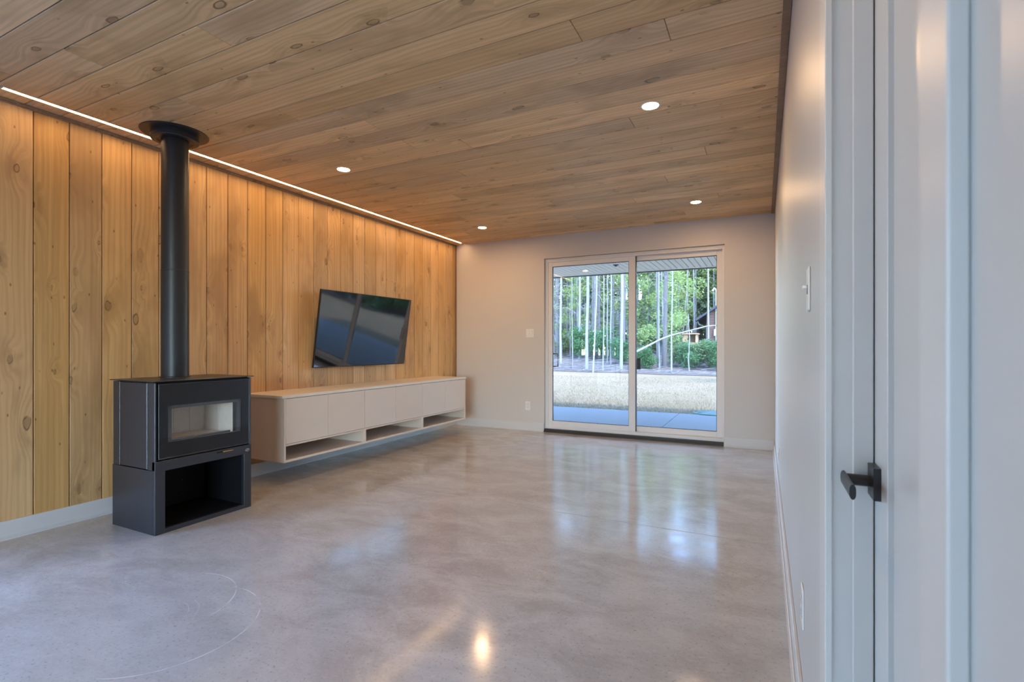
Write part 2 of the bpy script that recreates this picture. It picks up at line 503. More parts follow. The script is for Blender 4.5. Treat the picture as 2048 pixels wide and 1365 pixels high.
# left wall: backing with a big unseen window, put in near the camera for daylight
WY0, WY1, WZ1 = -3.4, .82, 2.45
w = MB()
w.box(XL - .20, XL - .019, YF - .2, WY0, -.05, H + .05)
w.box(XL - .20, XL - .019, WY1, YB + .16, -.05, H + .05)
w.box(XL - .20, XL - .019, WY0, WY1, WZ1, H + .05)
wl = struct(w.build('wall_left', 'gap'), 'feature wall of upright honey-coloured pine boards')
MB().box(XL - .019, XL, YF, WY0, 0, H).box(XL - .019, XL, WY0, WY1, WZ1, H).build('plaster', 'white_wall', wl)
yk = 1.573 - .1917 * 4
while yk < YB - .03:
    a, b = max(yk, WY1) + .0027, min(yk + .1917, YB - .004) - .0027
    if b - a > .02:
        plank(XL - .018, XL, a, b, .05, H - .004, wl, 'wall_wood', 'z')
    yk += .1917
wf = MB()
for (a, b, c, d) in ((WY0, WY0 + .07, 0, WZ1), (WY1 - .07, WY1, 0, WZ1), (-.98, -.92, 0, WZ1), (-2.78, -2.72, 0, WZ1), (WY0, WY1, 0, .06), (WY0, WY1, WZ1 - .07, WZ1)):
    wf.box(XL - .15, XL - .06, a, b, c, d, .004)
w1 = struct(wf.build('unseen_window_1', 'vinyl'))
MB().box(XL - .11, XL - .104, WY0 + .06, WY1 - .06, .05, WZ1 - .06).build('pane', 'glass', w1)

# front wall behind the camera, with an unseen window added for daylight
FX0, FX1, FZ1 = -1.15, 2.2, 2.45
w = MB()
w.box(XL - .2, FX0, YF - .2, YF, -.05, H + .05).box(FX1, XE + .3, YF - .2, YF, -.05, H + .05).box(FX0, FX1, YF - .2, YF, FZ1, H + .05)
struct(w.build('wall_front', 'white_wall'))
wf = MB()
for (a, b, c, d) in ((FX0, FX0 + .07, 0, FZ1), (FX1 - .07, FX1, 0, FZ1), (.50, .56, 0, FZ1), (FX0, FX1, 0, .06), (FX0, FX1, FZ1 - .07, FZ1)):
    wf.box(a, b, YF - .15, YF - .06, c, d, .004)
w2 = struct(wf.build('unseen_window_2', 'vinyl'))
MB().box(FX0 + .06, FX1 - .06, YF - .11, YF - .104, .05, FZ1 - .06).build('pane', 'glass', w2)
w = MB().box(XE, XE + .2, YF - .2, YO + .36, -.05, H + .05).box(XR + .16, XE + .2, YO, YO + .16, -.05, H + .05)  # walls of the side room, unseen, added so more daylight gets in
struct(w.build('unseen_side_wall', 'white_wall'))

# right wall with the closet opening
OY0, OY1, OZ1 = .466, 1.126, 2.06
w = MB()
w.box(XR, XR + .16, YO, OY0, 0, H + .02)
w.box(XR, XR + .16, OY1, YB + .1, 0, H + .02)
w.box(XR, XR + .16, OY0, OY1, OZ1, H + .02)
wr = struct(w.build('wall_right', 'eggshell'), 'white painted wall along the right side')
MB().box(XR + .16, XR + .9, OY0 - .1, OY1 + .1, -.01, OZ1 + .1).build('closet_dark_block', 'gap', wr)  # solid dark block in place of the unlit closet, keeps light out

# back wall with the patio door opening
DX0, DX1, DZ1 = -2.794, -.4235, 2.455
w = MB()
w.box(XL - .2, DX0, YB, YB + .16, -.05, H + .02)
w.box(DX1, XR + .3, YB, YB + .16, -.05, H + .02)
w.box(DX0, DX1, YB, YB + .16, DZ1, H + .02)
struct(w.build('wall_back', 'white_wall'), 'white painted end wall around the patio door')

# baseboards with quarter-round shoe
def baseboard(name, kind, a, b):
    m = MB()
    T, HB = .013, .1182
    if kind == 'L':
        m.box(XL, XL + T, a, b, 0, HB, .0025).box(XL + T, XL + .0252, a, b, 0, .011).box(XL + T, XL + .020, a, b, .011, .020, .002)
    if kind == 'R':
        m.box(XR - T, XR, a, b, 0, HB, .0025).box(XR - .0252, XR - T, a, b, 0, .011).box(XR - .020, XR - T, a, b, .011, .020, .002)
    if kind == 'B':
        m.box(a, b, YB - T, YB, 0, HB, .0025).box(a, b, YB - .0252, YB - T, 0, .011).box(a, b, YB - .020, YB - T, .011, .020, .002)
    return struct(m.build(name, 'white_trim'))
baseboard('baseboard_left', 'L', WY1, YB - .0255)
baseboard('baseboard_right', 'R', 1.222, YB - .0255)
baseboard('baseboard_back', 'B', XL + .0001, DX0 + .002)
baseboard('baseboard_back', 'B', DX1 - .010, XR - .0001)

# ------------------------------------------------------------------ patio door (door_1)
d1 = MB()
FY0, FY1 = YB + .035, YB + .135           # frame depth
for (a, b, c, d) in ((DX0 + .002, DX0 + .046, .043, DZ1 - .002), (DX1 - .030, DX1 - .002, .043, DZ1 - .002),
                     (DX0 + .046, DX1 - .030, DZ1 - .052, DZ1 - .002), (DX0 + .046, DX1 - .030, .043, .086)):
    d1.box(a, b, FY0, FY1, c, d, .003)
# ribs of the vinyl profile
for q in (.010, .024):
    d1.box(DX0 + .002 + q, DX0 + .008 + q, FY0 - .006, FY0 + .01, .05, DZ1 - .01 - q, .002)
    d1.box(DX0 + .002 + q, DX1 - .01 - q * .3, FY0 - .006, FY0 + .01, DZ1 - .008 - q, DZ1 - .002 - q, .002)
door1 = struct(d1.build('door_1', 'vinyl'), 'white framed two-panel sliding patio door')
def sash(x0, x1, y0, y1, z0, z1, sl, sr, st, sb, name):
    m = MB()
    m.box(x0, x0 + sl, y0, y1, z0, z1, .003).box(x1 - sr, x1, y0, y1, z0, z1, .003)
    m.box(x0 + sl, x1 - sr, y0, y1, z1 - st, z1, .003).box(x0 + sl, x1 - sr, y0, y1, z0, z0 + sb, .003)
    o = m.build(name, 'vinyl', door1)
    b = MB(); e = .006
    a0, a1, c0, c1 = x0 + sl, x1 - sr, z0 + sb, z1 - st
    ym = (y0 + y1) / 2
    b.box(a0, a0 + e, ym - .009, ym + .009, c0, c1).box(a1 - e, a1, ym - .009, ym + .009, c0, c1).box(a0 + e, a1 - e, ym - .009, ym + .009, c0, c0 + e).box(a0 + e, a1 - e, ym - .009, ym + .009, c1 - e, c1)
    b.build('gasket', 'slot', o)
    MB().box(a0 + .001, a1 - .001, ym - .003, ym + .003, c0 + .001, c1 - .001).build('pane', 'glass', o)
    return o
s1 = sash(DX0 + .046, -1.512, YB + .045, YB + .085, .086, DZ1 - .052, .062, .088, .062, .070, 'sliding_sash')
s2 = sash(-1.56, DX1 - .030, YB + .090, YB + .128, .086, DZ1 - .052, .045, .066, .062, .070, 'fixed_sash')
MB().box(-1.512, -1.506, YB + .046, YB + .09, .09, DZ1 - .056).build('interlock_seal', 'slot', s1)
# inner white pull plate, black outer D-handle, black handle at the meeting stile
MB().box(DX0 + .056, DX0 + .082, YB + .026, YB + .045, .92, 1.12, .004).build('inner_pull', 'vinyl', s1)
ph = MB().tube([(DX0 + .10, YB + .098, 1.105), (DX0 + .168, YB + .11, 1.105), (DX0 + .168, YB + .11, .925), (DX0 + .10, YB + .098, .925)], .0105, 8)
ph.build('outer_pull', 'black_handle', s1)
MB().box(-1.512, -1.462, YB + .128, YB + .15, .905, 1.055, .003).build('latch_plate', 'black_handle', s2)
MB().box(DX0 + .001, DX1 - .008, YB - .022, YB + .14, 0, .020, .002).box(DX0 + .004, DX1 - .010, YB - .012, YB + .14, .020, .042, .002).build('sill', 'sill', door1)
for zz in (2.06, 1.86):
    MB().box(DX1 - .028, DX1 - .022, YB + .031, YB + .036, zz, zz + .006).build('screw', 'plastic', door1)

# ------------------------------------------------------------------ closet door (door_2)
jb = MB()
CX = .1034
JF = OY1 - .004         # jamb face far side y
jb.box(CX + .001, .26, JF, OY1 + .001, 0, OZ1)                      # far jamb
jb.box(CX + .001, .26, OY0 - .001, OY0 + .006, 0, OZ1)              # near jamb
jb.box(CX + .001, .26, OY0, OY1, OZ1 - .006, OZ1 + .001)
jb.box(.147, .1775, JF - .012, JF, 0, OZ1 - .006, .001)             # stops
jb.box(.147, .1775, OY0 + .006, OY0 + .018, 0, OZ1 - .006, .001)
jb.box(.147, .1775, OY0 + .018, JF - .012, OZ1 - .018, OZ1 - .006, .001)
struct(jb.build('trim_4', 'white_trim'), 'white jamb and stops of the closet door')
def casing(name, y0, y1, z0, z1):
    m = MB().box(CX, XR, y0, y1, z0, z1, .0015)
    return struct(m.build(name, 'white_trim'))
casing('trim_5', 1.118, 1.218, 0, 2.06)
casing('trim_6', .408, .472, 0, 2.06)
casing('trim_7', .408, 1.218, 2.062, 2.15)
LX = .180
D0, D1 = OY0 + .010, JF - .0035
dm = MB()
dm.box(LX, LX + .035, D1 - .1085, D1, .01, 2.045, .0012)
dm.box(LX, LX + .035, D0, D0 + .1085, .01, 2.045, .0012)
dm.box(LX, LX + .035, D0 + .1085, D1 - .1085, .01, .23, .0012)
dm.box(LX, LX + .035, D0 + .1085, D1 - .1085, 1.935, 2.045, .0012)
door2 = struct(dm.build('door_2', 'door_paint'), 'white shaker-style closet door with a black lever')
MB().box(LX + .009, LX + .027, D0 + .107, D1 - .107, .228, 1.937).build('door_panel', 'door_paint', door2)
hz = .981
hn = MB().box(LX - .0117, LX + .0005, 1.055, 1.107, hz - .028, hz + .028, .0008)
hdl = hn.build('handle', 'black_handle', door2)
MB().tube([(LX - .0117, 1.082, hz), (.1335, 1.082, hz)], .0100, 24).build('handle_stem', 'black_handle', hdl)
# flat lever blade with rounded top and bottom
lv = MB(); prof = []
for j in range(20):
    a = 2 * pi * j / 20
    prof.append((.130 + .0050 * cos(a) * (1.0 if abs(cos(a)) < .3 else .95), hz + .0125 * math.copysign(abs(sin(a)) ** .7, sin(a))))
n = len(prof)
vs = [(x, y, z) for y in (1.094, .987) for x, z in prof]
lv.raw(vs, [(j, (j + 1) % n, n + (j + 1) % n, n + j) for j in range(n)], True)
lv.raw(vs[:n], [tuple(range(n))]); lv.raw(vs[n:], [tuple(range(n))])
lv.build('handle_lever', 'black_handle', hdl)
MB().tube([(LX - .0120, 1.092, hz - .018), (LX - .0110, 1.092, hz - .018)], .0016, 10).build('release_hole', 'slot', hdl)
MB().tube([(LX - .0190, 1.0725, hz - .003), (LX - .0190, 1.0705, hz - .003)], .0018, 8).build('set_screw', 'slot', hdl)

# ------------------------------------------------------------------ light fittings
ls = empty('led_strip', ((LEDX0 + LEDX1) / 2, LEDY0, H), 'long glowing recessed light strip in the ceiling beside the pine wall', 'light strip')
MB().box(LEDX0, LEDX1, LEDY0, LEDY1, H + .006, H + .014).build('diffuser', 'led', ls)
MB().box(LEDX0 - .0015, LEDX0, LEDY0 - .001, LEDY1 + .001, H - .0005, H + .018).box(LEDX1, LEDX1 + .0015, LEDY0 - .001, LEDY1 + .001, H - .0005, H + .018).box(LEDX0, LEDX1, LEDY0 - .006, LEDY0, H - .0005, H + .018).build('channel', 'plastic', ls)

def downlight(x, y, label):
    r = empty('downlight', (x, y, H), label, 'ceiling light', 'recessed ceiling downlights')
    MB().lathe([(.050, -.001), (.052, -.0035), (.060, -.003), (.062, 0)], (x, y, H)).build('trim_ring', 'plastic', r)
    b = MB(); pts = [(x + .0505 * cos(2 * pi * j / 40), y + .0505 * sin(2 * pi * j / 40), H - .0018) for j in range(40)]
    b.raw(pts, [tuple(range(40))]).build('lens', 'lamp', r)
    return r
downlight(-.657, 3.335, 'round glowing downlight nearest the camera on the right of the ceiling')
downlight(-3.315, 3.335, 'round glowing downlight in front of the stove pipe, near the light strip')
downlight(-3.315, 5.79, 'round glowing downlight in the far left corner of the ceiling')
downlight(-.657, 5.79, 'round glowing downlight in the far right part of the ceiling above the patio door')
for (x, y) in ((-.657, .885),):
    o = downlight(x, y, 'round downlight on the %s, above the camera and outside the picture' % ('right' if x > -1 else 'left'))

# ------------------------------------------------------------------ switches and outlets
def wall_plate(name, side, c, wd, ht, kind, label, cat, gang=1):
    """built facing -y at the origin, then turned onto its wall"""
    root = empty(name, c, label, cat)
    R = Matrix.Identity(4)
    if side == 'R': R = Matrix.Rotation(-pi / 2, 4, 'Z')     # faces -x
    T = Matrix.Translation(Vector(c)) @ R
    MB().box(-wd / 2, wd / 2, -.0055, 0, -ht / 2, ht / 2, .0025).xf(T).build('plate', 'plastic', root)
    for q in range(gang):
        x = (q - (gang - 1) / 2) * .046
        if kind == 'switch':
            MB().box(x - .0175, x + .0175, -.0062, -.005, -.034, .034).xf(T).build('recess', 'slot', root)
            m = MB()
            m.raw([(x - .0165, -.0055, -.033), (x + .0165, -.0055, -.033), (x + .0165, -.0055, .033), (x - .0165, -.0055, .033),
                   (x - .0165, -.0075, -.033), (x + .0165, -.0075, -.033), (x + .0165, -.0125, .033), (x - .0165, -.0125, .033)],
                  [(0, 1, 2, 3), (4, 5, 6, 7), (0, 1, 5, 4), (2, 3, 7, 6), (0, 3, 7, 4), (1, 2, 6, 5)])
            m.xf(T).build('rocker', 'plastic', root)
        elif kind == 'toggle':
            MB().box(x - .006, x + .006, -.0065, -.005, -.013, .013).xf(T).build('recess', 'slot', root)
            MB().box(x - .004, x + .004, -.018, -.005, .002, .012, .002).xf(T).build('toggle', 'plastic', root)
        else:
            MB().box(x - .0175, x + .0175, -.0062, -.005, -.034, .034).xf(T).build('recess', 'slot', root)
            MB().box(x - .0165, x + .0165, -.0078, -.005, -.033, .033, .001).xf(T).build('receptacle', 'plastic', root)
            s = MB()
            for zc in (.017, -.017):
                s.box(x - .0070, x - .0048, -.0082, -.007, zc - .001, zc + .007).box(x + .0048, x + .0070, -.0082, -.007, zc - .001, zc + .006).box(x - .002, x + .002, -.0082, -.007, zc - .009, zc - .005)
            s.xf(T).build('slots', 'slot', root)
    return root
wall_plate('light_switch', 'B', (-3.013, YB, 1.40), .118, .122, 'switch', 'white double rocker switch on the end wall left of the patio door', 'switch', 2)
wall_plate('wall_outlet', 'B', (-3.045, YB, .355), .076, .124, 'outlet', 'white outlet low on the end wall left of the patio door', 'outlet')
wall_plate('light_switch', 'R', (XR, 1.645, 1.378), .076, .122, 'toggle', 'white toggle switch plate on the right wall near the closet door', 'switch')
wall_plate('wall_outlet', 'R', (XR, 1.885, .378), .076, .124, 'outlet', 'white outlet low on the right wall near the closet door', 'outlet')
wall_plate('wall_outlet', 'R', (XR, 4.76, .300), .076, .124, 'outlet', 'white outlet far along the right wall above the baseboard', 'outlet')

# ------------------------------------------------------------------ wood stove
SX0, SX1, SY0, SY1 = -3.985, -3.488, 1.885, 2.565
st = empty('wood_stove', ((SX0 + SX1) / 2, (SY0 + SY1) / 2, 0), 'black steel wood stove with a wide glass door above an open log box', 'stove')
lo = MB()   # log box: shell with open front
Z1 = .412
OYa, OYb, OZa, OZb = 1.948, 2.506, .030, .406
lo.box(SX0, SX1 - .031, SY0 + .0004, SY0 + .004, 0, Z1).box(SX0, SX1 - .031, SY1 - .004, SY1, 0, Z1)
lo.box(SX0, SX0 + .004, SY0 + .004, SY1 - .004, 0, Z1)
lo.box(SX1 - .03, SX1, SY0, OYa, 0, Z1 - .006, .001).box(SX1 - .03, SX1, OYb, SY1, 0, Z1 + .02, .001)
lo.box(SX1 - .03, SX1 - .001, OYa, OYb, 0, OZa, .001)
base = lo.build('log_box', 'steel', st)
li = MB()
li.box(SX0 + .004, SX1 - .03, SY0 + .004, SY1 - .004, OZa - .006, OZa - .002)
li.box(SX0 + .02, SX1 - .03, OYa - .004, OYa, OZa, OZb).box(SX0 + .02, SX1 - .03, OYb, OYb + .004, OZa, OZb)
li.box(SX0 + .02, SX0 + .024, OYa, OYb, OZa, OZb).box(SX0 + .02, SX1 - .03, OYa, OYb, OZb, OZb + .004)
li.box(SX0 + .024, SX0 + .032, 2.20, 2.206, OZa, OZb)
li.build('lining', 'steel_dark', base)
for zz in (.10, .20):
    MB().tube([(SX0 + .024, 2.33, zz), (SX0 + .030, 2.33, zz)], .004, 8).build('bolt', 'chrome', base)
bt = MB()
bt.box(SX1 - .03, SX1 + .0005, SY0, SY1, OZb, .472, .001)
beam = bt.build('front_beam', 'steel', st)
MB().box(SX1 - .001, SX1 + .001, 2.292, 2.345, .452, .462).build('slot', 'steel_dark', beam)
MB().box(SX1 - .002, SX1 + .012, 2.338, 2.414, .4535, .4600, .002).build('air_lever', 'brass', beam)
# oval emblem
em = MB()
for q in range(24):
    a0, a1 = 2 * pi * q / 24, 2 * pi * (q + 1) / 24
    em.raw([(SX1 + .0012, 2.533 + .0175 * cos(a) * kk, .434 + .0105 * sin(a) * kk) for a in (a0, a1) for kk in (1, .8)], [(0, 1, 3, 2)])
em.box(SX1, SX1 + .0014, 2.5315, 2.5345, .425, .443).box(SX1, SX1 + .0014, 2.5220, 2.5315, .4305, .4335).box(SX1, SX1 + .0014, 2.5345, 2.5450, .437, .440)
em.build('emblem', 'chrome', beam)
# upper body: corner strips, inset side panels, rear
ub = MB()
UZ0, UZ1 = .414, .980
for (ya, yb_) in ((SY0, SY0 + .012), (SY1 - .012, SY1)):
    ub.box(-3.572, SX1 - .002, ya, yb_, UZ0, UZ1, .002)
    ub.box(SX0 + .010, -3.896, ya, yb_, UZ0, UZ1, .002)
ub.box(SX0 + .010, SX1 - .045, SY0 + .014, SY0 + .020, UZ0, UZ1).box(SX0 + .010, SX1 - .045, SY1 - .020, SY1 - .014, UZ0, UZ1)
ub.box(SX0 + .010, SX0 + .02, SY0 + .014, SY1 - .014, UZ0, UZ1)
body = ub.build('body', 'steel', st)
MB().box(-3.890, -3.580, SY0 + .001, SY0 + .012, UZ0 + .002, UZ1 - .002, .003).build('side_panel', 'steel', st)
MB().box(-3.890, -3.580, SY1 - .012, SY1 - .001, UZ0 + .002, UZ1 - .002, .003).build('side_panel', 'steel', st)
sr = MB()   # black surround behind the door with the firebox mouth
sr.box(SX1 - .050, SX1 - .030, SY0 + .012, 2.000, .472, .984).box(SX1 - .050, SX1 - .030, 2.450, SY1 - .012, .472, .984)
sr.box(SX1 - .050, SX1 - .030, 2.000, 2.450, .472, .578).box(SX1 - .050, SX1 - .030, 2.000, 2.450, .838, .984)
sr.box(SX1 - .030, SX1 - .012, SY0 + .012, SY0 + .016, .472, .984)
sr.build('surround', 'steel_dark', st)
tp = MB().box(SX0 - .012, SX1 + .004, SY0 - .012, SY1 + .020, .986, .992, .001)
tp.build('top_plate', 'steel', st)
MB().box(SX1 - .20, SX1 - .19, 2.27, 2.29, .976, .986).build('top_bracket', 'steel_dark', st)
# firebox lined with pale boards
fx0, fx1, fy0, fy1, fz0, fz1 = -3.900, -3.538, 2.000, 2.450, .578, .840
fb = empty('firebox', WORLD[st.name])
fb.parent = st; fb.location = (0, 0, 0); WORLD[fb.name] = WORLD[st.name].copy()
def fboard(x0, x1, y0, y1, z0, z1):
    MB().box(x0, x1, y0, y1, z0, z1, .0015).build('firebrick', 'vermic', fb)
for q in range(4):
    wy = (fy1 - fy0 + .02) / 4
    fboard(fx0, fx0 + .02, fy0 - .01 + q * wy + .001, fy0 - .01 + (q + 1) * wy - .001, fz0 - .01, fz1 + .02)
for yy in (fy0 - .02, fy1):
    for q in range(2):
        wx = (fx1 - fx0 - .02) / 2
        fboard(fx0 + .02 + q * wx + .001, fx0 + .02 + (q + 1) * wx - .001, yy, yy + .02, fz0 - .01, fz1 + .02)
fboard(fx0 + .02, fx1, fy0, fy1, fz0 - .02, fz0)
bf = MB().box(fx0 + .02, fx1 - .09, fy0, fy1, fz1 + .006, fz1 + .02, .001)
bf.raw([(fx1 - .12, fy0 + .06, fz1 + .004), (fx1 - .12, fy1 - .02, fz1 + .004), (fx1 - .12, fy1 - .07, fz1 - .030), (fx1 - .12, fy0 + .28, fz1 - .030), (fx1 - .12, fy0 + .22, fz1 - .012), (fx1 - .12, fy0 + .10, fz1 - .012),
        (fx1 - .11, fy0 + .06, fz1 + .004), (fx1 - .11, fy1 - .02, fz1 + .004), (fx1 - .11, fy1 - .07, fz1 - .030), (fx1 - .11, fy0 + .28, fz1 - .030), (fx1 - .11, fy0 + .22, fz1 - .012), (fx1 - .11, fy0 + .10, fz1 - .012)],
       [(0, 1, 2, 3, 4, 5), (6, 7, 8, 9, 10, 11), (0, 1, 7, 6), (1, 2, 8, 7), (2, 3, 9, 8), (3, 4, 10, 9), (4, 5, 11, 10), (5, 0, 6, 11)])
bf.build('baffle', 'steel_dark', fb)
MB().box(fx1 - .02, fx1 - .012, fy0 + .01, fy1 - .01, fz0, fz0 + .018, .002).build('log_guard', 'chrome', fb)
# door
DY0, DY1, DZa, DZb = 1.908, 2.552, .482, .972
gy0, gy1, gz0, gz1 = 1.966, 2.485, .585, .826
dd = MB()
for (a, b, c, d) in ((DY0, DY1, DZa, DZa + .006), (DY0, DY1, DZb - .006, DZb), (DY0, DY0 + .006, DZa + .006, DZb - .006), (DY1 - .006, DY1, DZa + .006, DZb - .006)):
    dd.box(SX1 - .024, SX1 - .001, a, b, c, d, .001)
for (a, b, c, d) in ((gy0 - .01, gy0 + .028, gz0 - .01, gz1 + .01), (gy1 - .028, gy1 + .01, gz0 - .01, gz1 + .01), (gy0, gy1, gz1 - .022, gz1 + .01), (gy0, gy1, gz0 - .01, gz0 + .002)):
    dd.box(SX1 - .028, SX1 - .010, a, b, c, d)
sd = dd.build('stove_door', 'steel', st)
fr = MB()
for (a, b, c, d) in ((DY0 + .006, gy0, DZa + .006, DZb - .006), (gy1, DY1 - .006, DZa + .006, DZb - .006), (gy0, gy1, gz1, DZb - .006), (gy0, gy1, DZa + .006, gz0)):
    fr.box(SX1 - .006, SX1 - .002, a, b, c, d)
fr.build('glass_border', 'frit', sd)
MB().box(SX1 - .0058, SX1 - .0024, gy0, gy1, gz0, gz1).build('glass_pane', 'stove_glass', sd)
MB().box(SX1 - .02, SX1 + .003, DY1 + .001, DY1 + .005, .50, .56, .001).build('hinge', 'steel', sd)
# flue pipe
PX, PY, PR = -3.862, 2.225, .0875
fp = MB()
fp.tube([(PX, PY, .992), (PX, PY, 1.768)], PR, 48, False).tube([(PX, PY, 1.768), (PX, PY, 2.735)], PR - .001, 48, False)
fpo = fp.build('flue_pipe', 'pipe', st)
MB().lathe([(PR, -.006), (PR + .0015, -.004), (PR + .0015, .002), (PR - .001, .004)], (PX, PY, 1.768)).build('joint_ring', 'pipe', fpo)
MB().lathe([(PR, 0), (PR + .012, 0), (PR + .012, .004), (PR, .008)], (PX, PY, .992)).build('base_ring', 'pipe', fpo)
# ceiling collar
cc = empty('ceiling_collar', (PX, PY, H), 'round black collar where the stove pipe passes through the ceiling', 'pipe collar')
MB().lathe([(.10, -.001), (.10, -.006), (.214, -.006), (.216, -.004), (.216, -.0005), (.10, -.0005)], (PX, PY, H), 64).build('flange', 'pipe', cc)
MB().lathe([(.150, -.006), (.150, -.032), (.1525, -.034), (.1525, -.052), (.150, -.056), (.118, -.058), (.100, -.050), (.0885, -.050)], (PX, PY, H), 64).build('sleeve', 'pipe', cc)
for q in range(4):
    a = pi / 4 + q * pi / 2
    MB().tube([(PX + .190 * cos(a), PY + .190 * sin(a), H - .006), (PX + .190 * cos(a), PY + .190 * sin(a), H - .009)], .0035, 10).build('screw', 'pipe', cc)

# ------------------------------------------------------------------ floating cabinets and countertop
KX = -3.750
edges = [3.075, 4.0755, 5.0775, 6.079]
names = ['white wall-hung media cabinet at the near end, next to the stove', 'white wall-hung media cabinet in the middle, under the television', 'white wall-hung media cabinet at the far end, towards the patio door']
for q in range(3):
    a, b = edges[q], edges[q + 1] - .0005
    r = empty('media_cabinet', ((XL + KX) / 2, (a + b) / 2, .193), names[q], 'cabinet', 'floating media cabinets')
    cb = MB()
    cut0 = 0 if q == 0 else .021
    cut1 = 0 if q == 2 else .021
    cb.box(XL + .001, KX - cut0, a, a + .019, .193, .756, .0008).box(XL + .001, KX - cut1, b - .019, b, .193, .756, .0008)
    if q > 0: cb.box(KX - .021, KX, a, a + .019, .193, .338, .0008)
    if q < 2: cb.box(KX - .021, KX, b - .019, b, .193, .338, .0008)
    cb.box(XL + .001, KX, a + .019, b - .019, .193, .2135, .0008)
    cb.box(XL + .001, KX, a + .019, b - .019, .3360, .3515, .0008)
    if q > 0: cb.box(KX - .021, KX, a, a + .019, .336, .3515)
    if q < 2: cb.box(KX - .021, KX, b - .019, b, .336, .3515)
    cb.box(XL + .001, XL + .008, a + .019, b - .019, .2135, .756)
    cb.box(XL + .008, KX - .022, a + .019, b - .019, .738, .756)
    cb.build('carcass', 'laminate', r)
    da = a + (.0205 if q == 0 else .0015)
    db = b - (.0205 if q == 2 else .0015)
    mid = (edges[q] + edges[q + 1]) / 2
    for (ya, yb_) in ((da, mid - .0014), (mid + .0014, db)):
        MB().box(KX - .0195, KX, ya, yb_, .3545, .7525, .0008).build('door', 'laminate', r)
ct = MB().box(XL + .0005, KX + .002, 3.056, 6.092, .7570, .7815, .0012).build('countertop', 'counter', None, ((XL + KX) / 2, 4.57, .757))
tag(ct, 'long pale countertop running over the three wall-hung cabinets', 'countertop')

# ------------------------------------------------------------------ television
TVW, TVH = 1.425, .819
sw, ti = radians(-1.33), radians(8.48)
nrm = Vector((cos(sw) * cos(ti), sin(sw) * cos(ti), -sin(ti)))
ax = Vector((-sin(sw), cos(sw), 0)); bx = nrm.cross(ax)
if bx.z < 0: bx = -bx
TC = Vector((-4.080, 4.473, 1.395))
Mt = Matrix(((ax.x, -nrm.x, bx.x, TC.x), (ax.y, -nrm.y, bx.y, TC.y), (ax.z, -nrm.z, bx.z, TC.z), (0, 0, 0, 1)))   # local x right, -y out, z up
tv = empty('television', TC, 'large flat television tilted downward on the pine wall above the cabinets', 'television')
hw, hh = TVW / 2, TVH / 2
MB().box(-hw + .006, hw - .006, -.0015, .002, -hh + .010, hh - .006).xf(Mt).build('screen', 'screen', tv)
b = MB()
b.box(-hw, hw, -.0025, .022, hh - .0055, hh, .0008).box(-hw, hw, -.0025, .022, -hh, -hh + .0095, .0008)
b.box(-hw, -hw + .0055, -.0025, .022, -hh + .0095, hh - .0055).box(hw - .0055, hw, -.0025, .022, -hh + .0095, hh - .0055)
b.xf(Mt).build('bezel', 'bezel', tv)
MB().box(-hw + .004, hw - .004, .004, .026, -hh + .004, hh - .004, .003).box(-.45, .45, .026, .050, -.30, .12, .006).xf(Mt).build('rear_housing', 'bezel', tv)
MB().box(-.020, .020, -.004, .002, -hh - .003, -hh + .004, .001).xf(Mt).build('sensor_tab', 'bezel', tv)
wb = MB().box(XL + .0005, XL + .022, 4.25, 4.70, 1.30, 1.52, .002)
wb.box(XL + .02, -4.135, 4.28, 4.32, 1.28, 1.50).box(XL + .02, -4.135, 4.63, 4.67, 1.28, 1.50)
wb.build('wall_bracket', 'bezel', tv)

# ------------------------------------------------------------------ outside: soffit, patio, lawn
SZ = 2.62
SO = 9.56
so = struct(MB().box(-7.5, 4.0, YB + .16, SO, SZ + .02, SZ + .06).build('soffit', 'fascia'), 'pale ribbed soffit over the patio')
x = -5.0
while x < 1.6:
    MB().box(x + .006, x + .094, YB + .161, SO - .012, SZ, SZ + .02, .003).build('panel', 'soffit', so)
    x += .1
MB().box(-7.5, 4.0, SO - .012, SO + .012, SZ - .012, SZ + .012, .002).build('edge_channel', 'soffit', so)
MB().box(-7.5, 4.0, SO + .012, SO + .05, SZ - .03, SZ + .20).build('fascia', 'fascia', so)
rf = MB()
for (xa, ya, yb_) in ((-7.5, SO + .1, YB + .3), (-4.7, YB + .3, -6.0)):
    za, zb = SZ + .18 + (SO + .1 - ya) * .11, SZ + .18 + (SO + .1 - yb_) * .11
    rf.raw([(xa, ya, za), (4, ya, za), (4, yb_, zb), (xa, yb_, zb), (xa, ya, za + .06), (4, ya, za + .06), (4, yb_, zb + .06), (xa, yb_, zb + .06)],
       [(0, 1, 2, 3), (4, 5, 6, 7), (0, 1, 5, 4), (1, 2, 6, 5), (2, 3, 7, 6), (3, 0, 4, 7)])
struct(rf.build('roof', 'roof'))
bk = empty('soffit_vent', (-2.287, 8.64, SZ), 'small dark bracket under the patio soffit', 'bracket')
MB().box(-2.33, -2.24, 8.60, 8.66, SZ - .012, SZ, .003).build('plate', 'fascia', bk)
MB().tube([(-2.287, 8.63, SZ - .012), (-2.287, 8.63, SZ - .03)], .02, 12).build('hook', 'fascia', bk)

pt = struct(MB().box(-8.02, 4.02, YB + .10, 9.745, -.20, -.055).build('patio', 'gap'), 'pale concrete patio slab outside the door')
for (a, b) in ((-8.0, -4.603), (-4.597, -1.403), (-1.397, 1.797), (1.803, 4.0)):
    MB().box(a, b, YB + .161, 9.765, -.06, -.03, .004).build('slab', 'patio', pt)

def gz(x, y):
    e = 22.0 + .20 * max(0, min(-x, 12))
    t = max(0.0, y - 23.5)
    t = min(t, 36.5)
    n = noise.noise(Vector((x * .25, y * .25, 0))) * .10 if y > 22 else 0
    return t * .065 + n * min(1, max(0, (y - 22) / 4))
